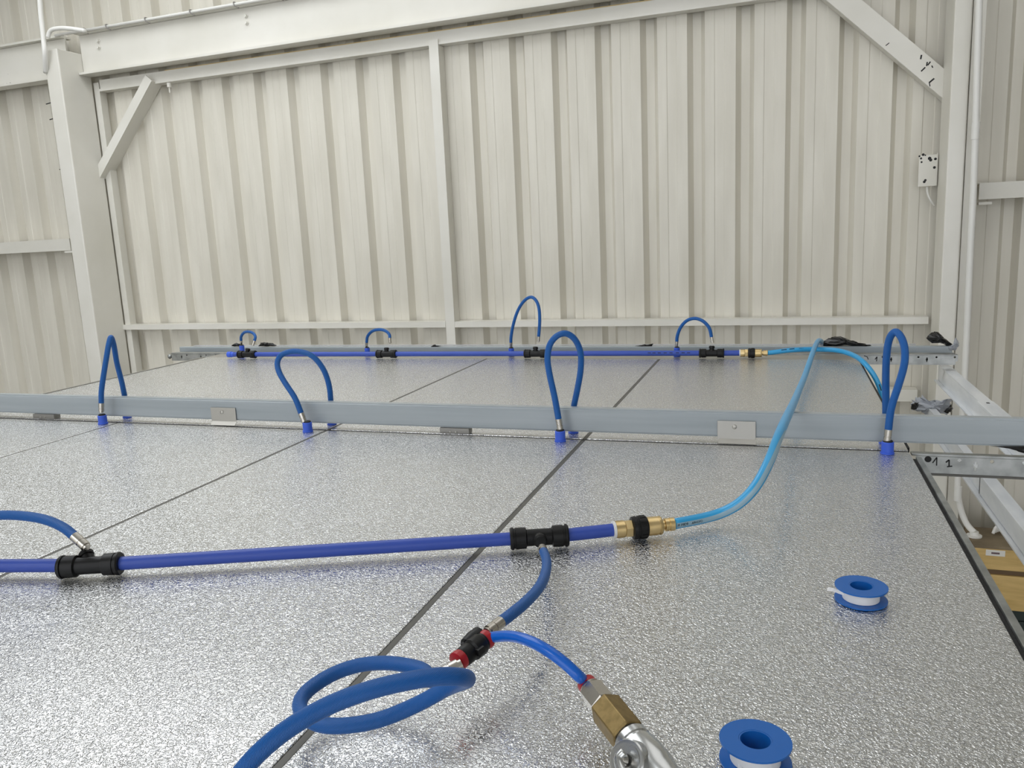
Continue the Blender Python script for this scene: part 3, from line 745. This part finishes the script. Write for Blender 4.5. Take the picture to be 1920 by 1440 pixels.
def coupler(parent, a, d):                   # white ring, brass adapter, black nut, brass coupler, brass tube nut
    a = Vector(a); d = Vector(d).normalized()
    obj('white_ring', lathe(bmesh.new(), a - d * 0.001, d, [(0, 0.0118), (0.0035, 0.0118), (0.0036, 0.009), (0.006, 0.009)], 24), 'white_plastic', parent, True, autosm=35)
    obj('brass_adapter', lathe(bmesh.new(), a + d * 0.0028, d, [(0, 0.0118), (0.0115, 0.0118), (0.0116, 0.0108), (0.0125, 0.0108)], 24), 'brass', parent, True, autosm=35)
    obj('brass_hex', lathe(bmesh.new(), a + d * 0.0154, d, [(0, 0.0115), (0.0008, 0.0124), (0.0095, 0.0124), (0.0103, 0.0115)], 6, 0.3), 'brass', parent)
    nut = obj('black_nut', lathe(bmesh.new(), a + d * 0.0255, d, [(0, 0.0128), (0.001, 0.0152), (0.006, 0.0158), (0.0065, 0.0150), (0.0085, 0.0150), (0.009, 0.0158), (0.0195, 0.0156), (0.021, 0.014)], 28), 'black_plastic', parent, True, autosm=30)
    bmk = bmesh.new(); dd, s, t_ = frame_of(d)
    for k in range(14):
        an = 2 * math.pi * k / 14; rd = s * math.cos(an) + t_ * math.sin(an)
        bar(bmk, a + d * 0.036 + rd * 0.0154, a + d * 0.044 + rd * 0.0153, 0.0028, 0.0014, rd)
    obj('grip_ribs', bmk, 'black_plastic', nut)
    obj('brass_coupler', lathe(bmesh.new(), a + d * 0.0466, d, [(0, 0.0122), (0.0005, 0.0128), (0.014, 0.0128), (0.0143, 0.0122), (0.016, 0.0122), (0.0163, 0.0128), (0.019, 0.0128), (0.0205, 0.0118), (0.021, 0.0062), (0.0245, 0.0062)], 28), 'brass', parent, True, autosm=35)
    obj('tube_nut', lathe(bmesh.new(), a + d * 0.0712, d, [(0, 0.0066), (0.0006, 0.0088), (0.005, 0.0088), (0.0052, 0.0078), (0.0068, 0.0078), (0.007, 0.0092), (0.0135, 0.0092), (0.014, 0.0078)], 24), 'brass', parent, True, autosm=35)
    return a + d * 0.085
RP = 0.0088; ZP = 0.0162
def pipe_piece(parent, a, b, nm='pipe'):
    d = Vector(b) - Vector(a)
    return obj(nm, lathe(bmesh.new(), a, d, [(0, RP), (d.length, RP)], 24), 'blue_pipe', parent, True, autosm=40)
# near pipe
t1 = PZ(170, 1060, ZP); t2 = PZ(1011, 1007, ZP); dn = (t2 - t1).normalized()
s0 = PZ(-260, 1062, ZP); dl = (s0 - t1).normalized()
near = thing('manifold_pipe', 'near blue manifold pipe with two black tees and a brass coupling', 'pipe', t1 * 1)
O = t1
pend = PZ(1150, 993.5, ZP); de = (pend - t2).normalized()
pipe_piece(near, t1 - O + dl * 0.030, s0 - O)
pipe_piece(near, t1 - O + dn * 0.030, t2 - O - dn * 0.030)
pipe_piece(near, t2 - O + dn * 0.030, pend - O)
br1 = tee(near, t1, dn, PZ(158, 1030, 0.032) - t1, 0.024, O)
br2 = tee(near, t2, dn, PZ(1017, 1026, 0.020) - t2, 0.022, O)
ce = coupler(near, pend - O, de) + O
# far pipe
fa0 = PZ(436, 664.5, ZP); fa1 = PZ(1387, 662, ZP); df = (fa1 - fa0).normalized()
far = thing('manifold_pipe', 'far blue manifold pipe with four black tees along the back edge', 'pipe', fa0 * 1)
O2 = fa0
TE = [(465, 664), (724, 664), (1003, 663.5), (1334, 663)]
tc_ = []
for px, py in TE:
    p = PZ(px, py, ZP); p = fa0 + df * (p - fa0).dot(df); tc_.append(p)
prev = fa0
for p in tc_:
    pipe_piece(far, prev + (df * 0.03 if prev is not fa0 else Vector()) - O2, p - df * 0.03 - O2); prev = p
pipe_piece(far, prev + df * 0.03 - O2, fa1 - O2)
obj('end_cap', lathe(bmesh.new(), -df * 0.022, df, [(0, 0.009), (0.002, 0.0112), (0.018, 0.0112), (0.019, 0.0098), (0.03, 0.0096)], 24), 'blue_socket', far, True, autosm=35)
bf = [tee(far, p, df, (0.02, 0.12, 1) if i else (0.25, 0.1, 1), 0.024, O2) + O2 for i, p in enumerate(tc_)]
cf = coupler(far, fa1 - O2, df) + O2
for px in (1213, 1222, 1232, 1243, 1254, 1266, 1277, 1287):
    p = PZ(px, 665, ZP); p = fa0 + df * (p - fa0).dot(df) - O2; nv = Vector((0.0, -0.95, 0.3)).normalized()
    obj('print_mark', bar(bmesh.new(), p + nv * RP, p + nv * RP + df * 0.010, 0.0022, 0.0003, nv), 'ink', far)

# far hose loops
YSK = 2.655
FL = [
    ('first', [(477, 639), (479, 632), (475, 625), (466, 622), (457, 624), (452, 632), (452, 638)], 453),
    ('second', [(731, 634), (730, 627), (722, 620), (710, 618), (698, 621), (689, 631), (687.5, 642)], 689),
    ('tallest', [(1010, 631), (1012, 600), (1010, 575), (1004, 562), (996, 557), (985, 562), (972, 580), (962, 610), (958, 635), (958, 642)], 958),
    ('fourth', [(1334, 632), (1330, 615), (1318, 602), (1303, 597), (1288, 601), (1276, 614), (1270, 630), (1269, 640)], 1269),
]
for (nm, pix, sx), b in zip(FL, bf):
    pts = arch(pix, b.y, YSK)
    hose_thing('blue hose loop on the far pipe, the %s from the left' % nm, pts, 0.0055, (True, True), group='hose loops on the far pipe', flen=0.021, fr=0.0052)
    sk = PY(sx, 655, YSK)
    socket('blue hose socket behind the far pipe under the %s loop from the left' % nm, pts[-1].x, YSK, 0.0098, max(0.010, pts[-1].z - 0.022), group='sockets behind the far pipe')

# hose leaving the left tee
p0 = br1 + O
pts = [PZ(141, 1007, 0.052), PZ(122, 991, 0.062), PZ(90, 976, 0.072), PZ(50, 968, 0.078), PZ(0, 966, 0.08), PZ(-70, 972, 0.078), PZ(-150, 995, 0.06), PZ(-220, 1040, 0.02)]
hose_thing('blue braided hose rising from the left black tee out of the picture', pts, 0.0064, (True, False), flen=0.026, name='branch_hose')
# hose from the right tee down to the Y connector
p0 = br2 + O
za_ = 0.03
pts = [PZ(1019, 1034, 0.023), PZ(1025, 1052, 0.031), PZ(1022, 1078, 0.040), PZ(1009, 1104, 0.047), PZ(987, 1128, 0.050), PZ(962, 1149, 0.051), PZ(937, 1168, 0.050)]
hose_thing('short blue hose between the right black tee and the Y connector', pts, 0.0058, (True, True), flen=0.022, name='branch_hose')
# Y connector
ya, yb = PZ(910, 1200, 0.047), PZ(862, 1237, 0.043)
t = thing('y_connector', 'black push-fit Y connector with red collars between the hoses', 'connector', (ya + yb) / 2)
O3 = (ya + yb) / 2; dy = (yb - ya).normalized(); sy_ = dy.cross(Vector((0, 0, 1))).normalized()
Ly = (yb - ya).length
obj('body', lathe(bmesh.new(), yb - O3 - dy * 0.003, -dy, [(0, 0.0084), (0.001, 0.0090), (0.010, 0.0090), (0.012, 0.0080), (Ly * 0.4, 0.0100), (Ly * 0.7, 0.0102), (Ly * 0.8, 0.008)], 20), 'black_plastic', t, True, autosm=35)
pB = ya - O3 + dy * 0.003
pA = PZ(900, 1191, 0.048) - O3
for nm, q in (('port', pA), ('port', pB)):
    e = dy * (Ly * 0.55)
    obj(nm, lathe(bmesh.new(), q + e, -e, [(0, 0.0070), (e.length * 0.45, 0.0086), (e.length, 0.0086)], 20), 'black_plastic', t, True, autosm=35)
    if q is pB: obj('red_collar', lathe(bmesh.new(), q - dy * 0.0002, -dy, [(0, 0.0082), (0.0025, 0.0090), (0.0058, 0.0090), (0.0068, 0.006)], 20), 'red_plastic', t, True, autosm=35)
obj('red_collar', lathe(bmesh.new(), yb - O3 - dy * 0.0028, dy, [(0, 0.0086), (0.003, 0.0092), (0.0068, 0.0090), (0.0076, 0.006)], 20), 'red_plastic', t, True, autosm=35)
for k in (-1, 1):
    c_ = sy_ * (0.0085 * k) + Vector((0, 0, 0.002))
    obj('grip_tab', bar(bmesh.new(), c_ + dy * 0.004, c_ - dy * 0.004, 0.005, 0.006, (0, 0, 1)), 'black_plastic', t)
# braided coil
fs = yb + dy * 0.029
pts = [fs, fs + dy * 0.006 + Vector((-0.003, 0.002, -0.001)), PZ(797, 1258, 0.038), PZ(760, 1247, 0.037), PZ(720, 1243, 0.036), PZ(680, 1246, 0.034), PZ(635, 1259, 0.032), PZ(592, 1283, 0.030), PZ(567, 1306, 0.029), PZ(562, 1328, 0.028), PZ(577, 1348, 0.027), PZ(608, 1360, 0.027), PZ(655, 1360, 0.027),
       PZ(710, 1350, 0.028), PZ(762, 1330, 0.032), PZ(803, 1310, 0.040), PZ(838, 1290, 0.052), PZ(866, 1279, 0.068), PZ(877, 1273, 0.085), PZ(862, 1269, 0.099), PZ(830, 1268, 0.105), PZ(780, 1274, 0.108), PZ(700, 1292, 0.108), PZ(620, 1321, 0.103), PZ(545, 1363, 0.095), PZ(490, 1407, 0.085), PZ(452, 1449, 0.073), PZ(420, 1500, 0.055), PZ(400, 1570, 0.03)]
hose_thing('coiled blue braided hose lying on the panels left of the Y connector', pts, 0.0064, (True, False), flen=0.026, seg=18, name='coiled_hose')
# smooth tube to the valve
v0 = PZ(1105, 1288, 0.033); v1 = PZ(1216, 1428, 0.022); dv = (v1 - v0).normalized()
pts = [ya - dy * 0.004 + Vector((0, 0, 0.0)), PZ(930, 1194, 0.051), PZ(960, 1193, 0.058), PZ(995, 1203, 0.063), PZ(1030, 1222, 0.061), PZ(1063, 1247, 0.053), PZ(1085, 1268, 0.0445), v0 - dv * 0.009, v0 - dv * 0.003]
hose_thing('smooth bright blue tube from the Y connector to the brass adapter', pts, 0.0051, (False, False), 'smooth_blue', name='air_tube')
# valve assembly
t = thing('ball_valve', 'chrome ball valve with a brass adapter and red collar at the bottom edge', 'valve', v0)
Z0 = Vector()
obj('red_collar', lathe(bmesh.new(), Z0 - dv * 0.0065, dv, [(0, 0.0068), (0.001, 0.0084), (0.0075, 0.0088), (0.0076, 0.007)], 24), 'red_plastic', t, True, autosm=35)
obj('nickel_sleeve', lathe(bmesh.new(), Z0 + dv * 0.0012, dv, [(0, 0.0088), (0.001, 0.0096), (0.0025, 0.0098)], 24), 'nickel', t, True, autosm=35)
obj('nickel_hex', lathe(bmesh.new(), Z0 + dv * 0.0037, dv, [(0, 0.0098), (0.0012, 0.0115), (0.0210, 0.0115), (0.0225, 0.0102)], 6, 0.2), 'nickel', t)
obj('brass_adapter', lathe(bmesh.new(), Z0 + dv * 0.0262, dv, [(0, 0.0118), (0.0026, 0.0148), (0.0375, 0.0148), (0.039, 0.0138)], 6, 0.35), 'dull_brass', t, bevel=0.0016)
obj('seal_ring', lathe(bmesh.new(), Z0 + dv * 0.0652, dv, [(0, 0.0125), (0.0018, 0.0125)], 24), 'rubber', t, True, autosm=35)
vb_ = obj('valve_body', lathe(bmesh.new(), Z0 + dv * 0.067, dv, [(0, 0.0135), (0.0015, 0.0146), (0.007, 0.0146), (0.008, 0.0136), (0.010, 0.0136), (0.011, 0.0150), (0.020, 0.0162), (0.036, 0.0162), (0.040, 0.0150), (0.055, 0.0145), (0.056, 0.0155), (0.075, 0.0155)], 28), 'chrome', t, True, autosm=30)
sv = dv.cross(Vector((0, 0, 1))).normalized()
if sv.x > 0: sv = -sv
ux = (sv * 0.62 + Vector((0, 0, 0.62)) + Vector((0, -0.35, 0))).normalized()
cb = dv * 0.092 + sv * 0.008
obj('stem_boss', lathe(bmesh.new(), cb + ux * 0.004, ux, [(0, 0.0152), (0.0115, 0.0152), (0.0125, 0.0142), (0.0126, 0.0120), (0.0136, 0.0120)], 32), 'chrome', vb_, True, autosm=30)
obj('stem', lathe(bmesh.new(), cb + ux * 0.0196, ux, [(0, 0.0046), (0.006, 0.0046), (0.007, 0.0034)], 16), 'nickel', vb_, True, autosm=35)
bm = bmesh.new(); fw = dv.cross(ux).normalized()
tube(bm, [cb + ux * 0.0245 - fw * 0.006, cb + ux * 0.026 + fw * 0.0, cb + ux * 0.0255 + dv * 0.010 + fw * 0.004, cb + ux * 0.024 + dv * 0.026 + fw * 0.004, cb + ux * 0.022 + dv * 0.05 + fw * 0.002], 0.0036, 12)
obj('lever', bm, 'chrome', vb_, True)

# cyan tubes
def printed(parent, path, r, spans, up):
    for i0, i1 in spans:
        bm = bmesh.new()
        for a, b in zip(path[i0:i1], path[i0 + 1:i1 + 1]):
            bar(bm, a + up * (r - 0.0001), b + up * (r - 0.0001), 0.0028, 0.0004, up)
        obj('print_mark', bm, 'ink', parent)
pts = [ce, PD(1345, 965, 1.115), PD(1385, 945, 1.105), PD(1415, 915, 1.10), PD(1440, 870, 1.12), PD(1458, 822, 1.18), PD(1474, 785, 1.3), PD(1487, 758, 1.5), PD(1498, 732, 1.78), PD(1509, 705, 2.05), PD(1520, 673, 2.24), PD(1529, 648, 2.43), PD(1537, 638, 2.62), PD(1544, 648, 2.72), PD(1548, 672, 2.74), PD(1549, 720, 2.74)]
t = thing('air_tube', 'cyan tube arching from the near brass coupling over the front beam', 'tube', ce)
RC = 0.0074
bm = bmesh.new(); path = tube(bm, pts, RC, 16, 10, 8, ce); obj('tube', bm, 'cyan_tube', t, True)
upv = (C0 - ce).normalized(); upv = (Vector((0, 0, 0.3)) + Vector((0.2, -1, 0)) * 0.95).normalized()
nears = [p for p in path]
def text_wrap(parent, text, size, path, s0, r, nref):     # lettering wrapped onto a tube
    cu = bpy.data.curves.new('print', 'FONT'); cu.body = text; cu.size = size; cu.align_x = 'LEFT'; cu.align_y = 'CENTER'; cu.extrude = 0.0001
    tmp = bpy.data.objects.new('print', cu); COL.objects.link(tmp)
    dg = bpy.context.evaluated_depsgraph_get(); me = bpy.data.meshes.new_from_object(tmp.evaluated_get(dg))
    bpy.data.objects.remove(tmp)
    L = [0.0]
    for a_, b_ in zip(path, path[1:]): L.append(L[-1] + (b_ - a_).length)
    for v in me.vertices:
        x = s0 + v.co.x; k = 0
        while k < len(L) - 2 and L[k + 1] < x: k += 1
        d_ = (path[k + 1] - path[k]).normalized(); p_ = path[k] + d_ * (x - L[k])
        n_ = Vector(nref); n_ = (n_ - d_ * n_.dot(d_)).normalized(); u_ = n_.cross(d_)
        th = v.co.y / r
        v.co = p_ + (n_ * math.cos(th) + u_ * math.sin(th)) * (r + 0.0002 + v.co.z)
    me.materials.clear(); me.materials.append(MATS['ink'])
    o = bpy.data.objects.new('tube_print', me); COL.objects.link(o); o.parent = parent
    return o
nr_ = (C0 - ce).normalized() + Vector((0.05, 0, -0.38))
bm = bmesh.new(); prv = None; acc = 0.0
for k in range(0, len(path) - 1):
    acc += (path[k] - path[max(k - 1, 0)]).length
    if acc > 0.30: break
    d_ = (path[k + 1] - path[max(k - 1, 0)]).normalized(); n_ = nr_ - d_ * nr_.dot(d_); n_.normalize(); u_ = n_.cross(d_)
    row = [bm.verts.new(path[k] + (n_ * math.cos(th) + u_ * math.sin(th)) * (RC + 0.00015)) for th in (-0.45, -0.2, 0.0, 0.2, 0.45)]
    if prv:
        for j in range(4): bm.faces.new((prv[j], prv[j + 1], row[j + 1], row[j]))
    prv = row
obj('pale_stripe', bm, 'tube_stripe', t, True)
text_wrap(t, 'M F9D9', 0.0052, path, 0.001, RC + 0.0002, nr_)
text_wrap(t, 'APHO7O', 0.0044, path, 0.024, RC + 0.0002, nr_)
pts = [cf, PY(1490, 656, 2.63), PY(1530, 655, 2.65), PY(1570, 657, 2.62), PY(1600, 666, 2.55), PY(1622, 682, 2.46), PY(1640, 706, 2.42), PY(1652, 735, 2.38), PY(1658, 766, 2.34), PY(1661, 810, 2.31), PY(1662, 900, 2.3), PY(1660, 1050, 2.3), PX(1660, 1050, PY(1660, 1050, 2.3).x) + Vector((0, 0, -0.9)), PX(1660, 1050, PY(1660, 1050, 2.3).x) + Vector((0, 0, -1.9))]
t = thing('air_tube', 'cyan tube from the far brass coupling dropping over the right panel edge', 'tube', cf)
bm = bmesh.new(); path2 = tube(bm, pts, RC, 16, 10, 8, cf); obj('tube', bm, 'cyan_tube', t, True)
printed(t, path2, RC, ((5, 7), (8, 10), (12, 14), (66, 70)), Vector((0.0, -0.75, 0.66)).normalized())

# ------------------------------------------------------------------ tape reels
def reel(label, c, ang, R, hgt, tail):
    t = thing('tape_reel', label, 'reel', c, 'reels of white sealing tape')
    t.rotation_euler = (0, 0, ang)
    ri = R * 0.47; th = 0.0016
    def ring(z0, z1, r0, r1, seg=48):
        bm = bmesh.new(); V = []
        for r, z in ((r0, z0), (r1, z0), (r1, z1), (r0, z1)):
            V.append([bm.verts.new((r * math.cos(2 * math.pi * k / seg), r * math.sin(2 * math.pi * k / seg), z)) for k in range(seg)])
        for a in range(4):
            for k in range(seg):
                bm.faces.new((V[a][k], V[a][(k + 1) % seg], V[(a + 1) % 4][(k + 1) % seg], V[(a + 1) % 4][k]))
        return bm
    obj('flange', ring(0, th, ri, R), 'reel_blue', t, True, autosm=30)
    obj('flange', ring(hgt - th, hgt, ri, R), 'reel_blue', t, True, autosm=30)
    obj('hub', ring(0.0002, hgt - 0.0002, ri - 0.0014, ri - 0.0001), 'reel_blue', t, True, autosm=30)
    obj('tape_roll', ring(th + 0.0004, hgt - th - 0.0004, ri + 0.0002, R * 0.70), 'ptfe', t, True, autosm=30)
    bm = bmesh.new(); n = len(tail); prv = None
    for i, (a, r, z, hh) in enumerate(tail):
        p = Vector((math.cos(a) * r * R, math.sin(a) * r * R, z * hgt)); q = p + Vector((0.001, 0.0008, hh * hgt))
        pr_ = [bm.verts.new(p), bm.verts.new(q), bm.verts.new(q + Vector((0.0006, -0.0006, 0))), bm.verts.new(p + Vector((0.0006, -0.0006, 0)))]
        if prv:
            for k in range(4): bm.faces.new((prv[k], prv[(k + 1) % 4], pr_[(k + 1) % 4], pr_[k]))
        else: bm.faces.new(pr_[::-1])
        prv = pr_
    bm.faces.new(prv)
    obj('tape_tail', bm, 'ptfe', t)
r1c = PZ(1614, 1123.5, 0.001); rad = (PZ(1663.5, 1122, 0.001) - PZ(1566, 1120, 0.001)).length / 2
reel('blue reel of white tape nearer the front beam, with a loose tail', (r1c.x, r1c.y, 0.0005), 0.0, rad, 0.0165, [(3.5, 0.69, 0.35, 0.3), (3.35, 0.80, 0.38, 0.28), (3.3, 0.95, 0.45, 0.22), (3.28, 1.1, 0.55, 0.2), (3.24, 1.25, 0.5, 0.26), (3.22, 1.3, 0.5, 0.2)])
r2c = PZ(1416, 1426, 0.001)
reel('blue reel of white tape at the bottom edge of the picture', (r2c.x, r2c.y, 0.0005), 0.6, rad, 0.0185, [(3.3, 0.69, 0.4, 0.3), (3.5, 0.73, 0.2, 0.16), (3.7, 0.85, 0.12, 0.1), (3.75, 0.95, 0.12, 0.05)])
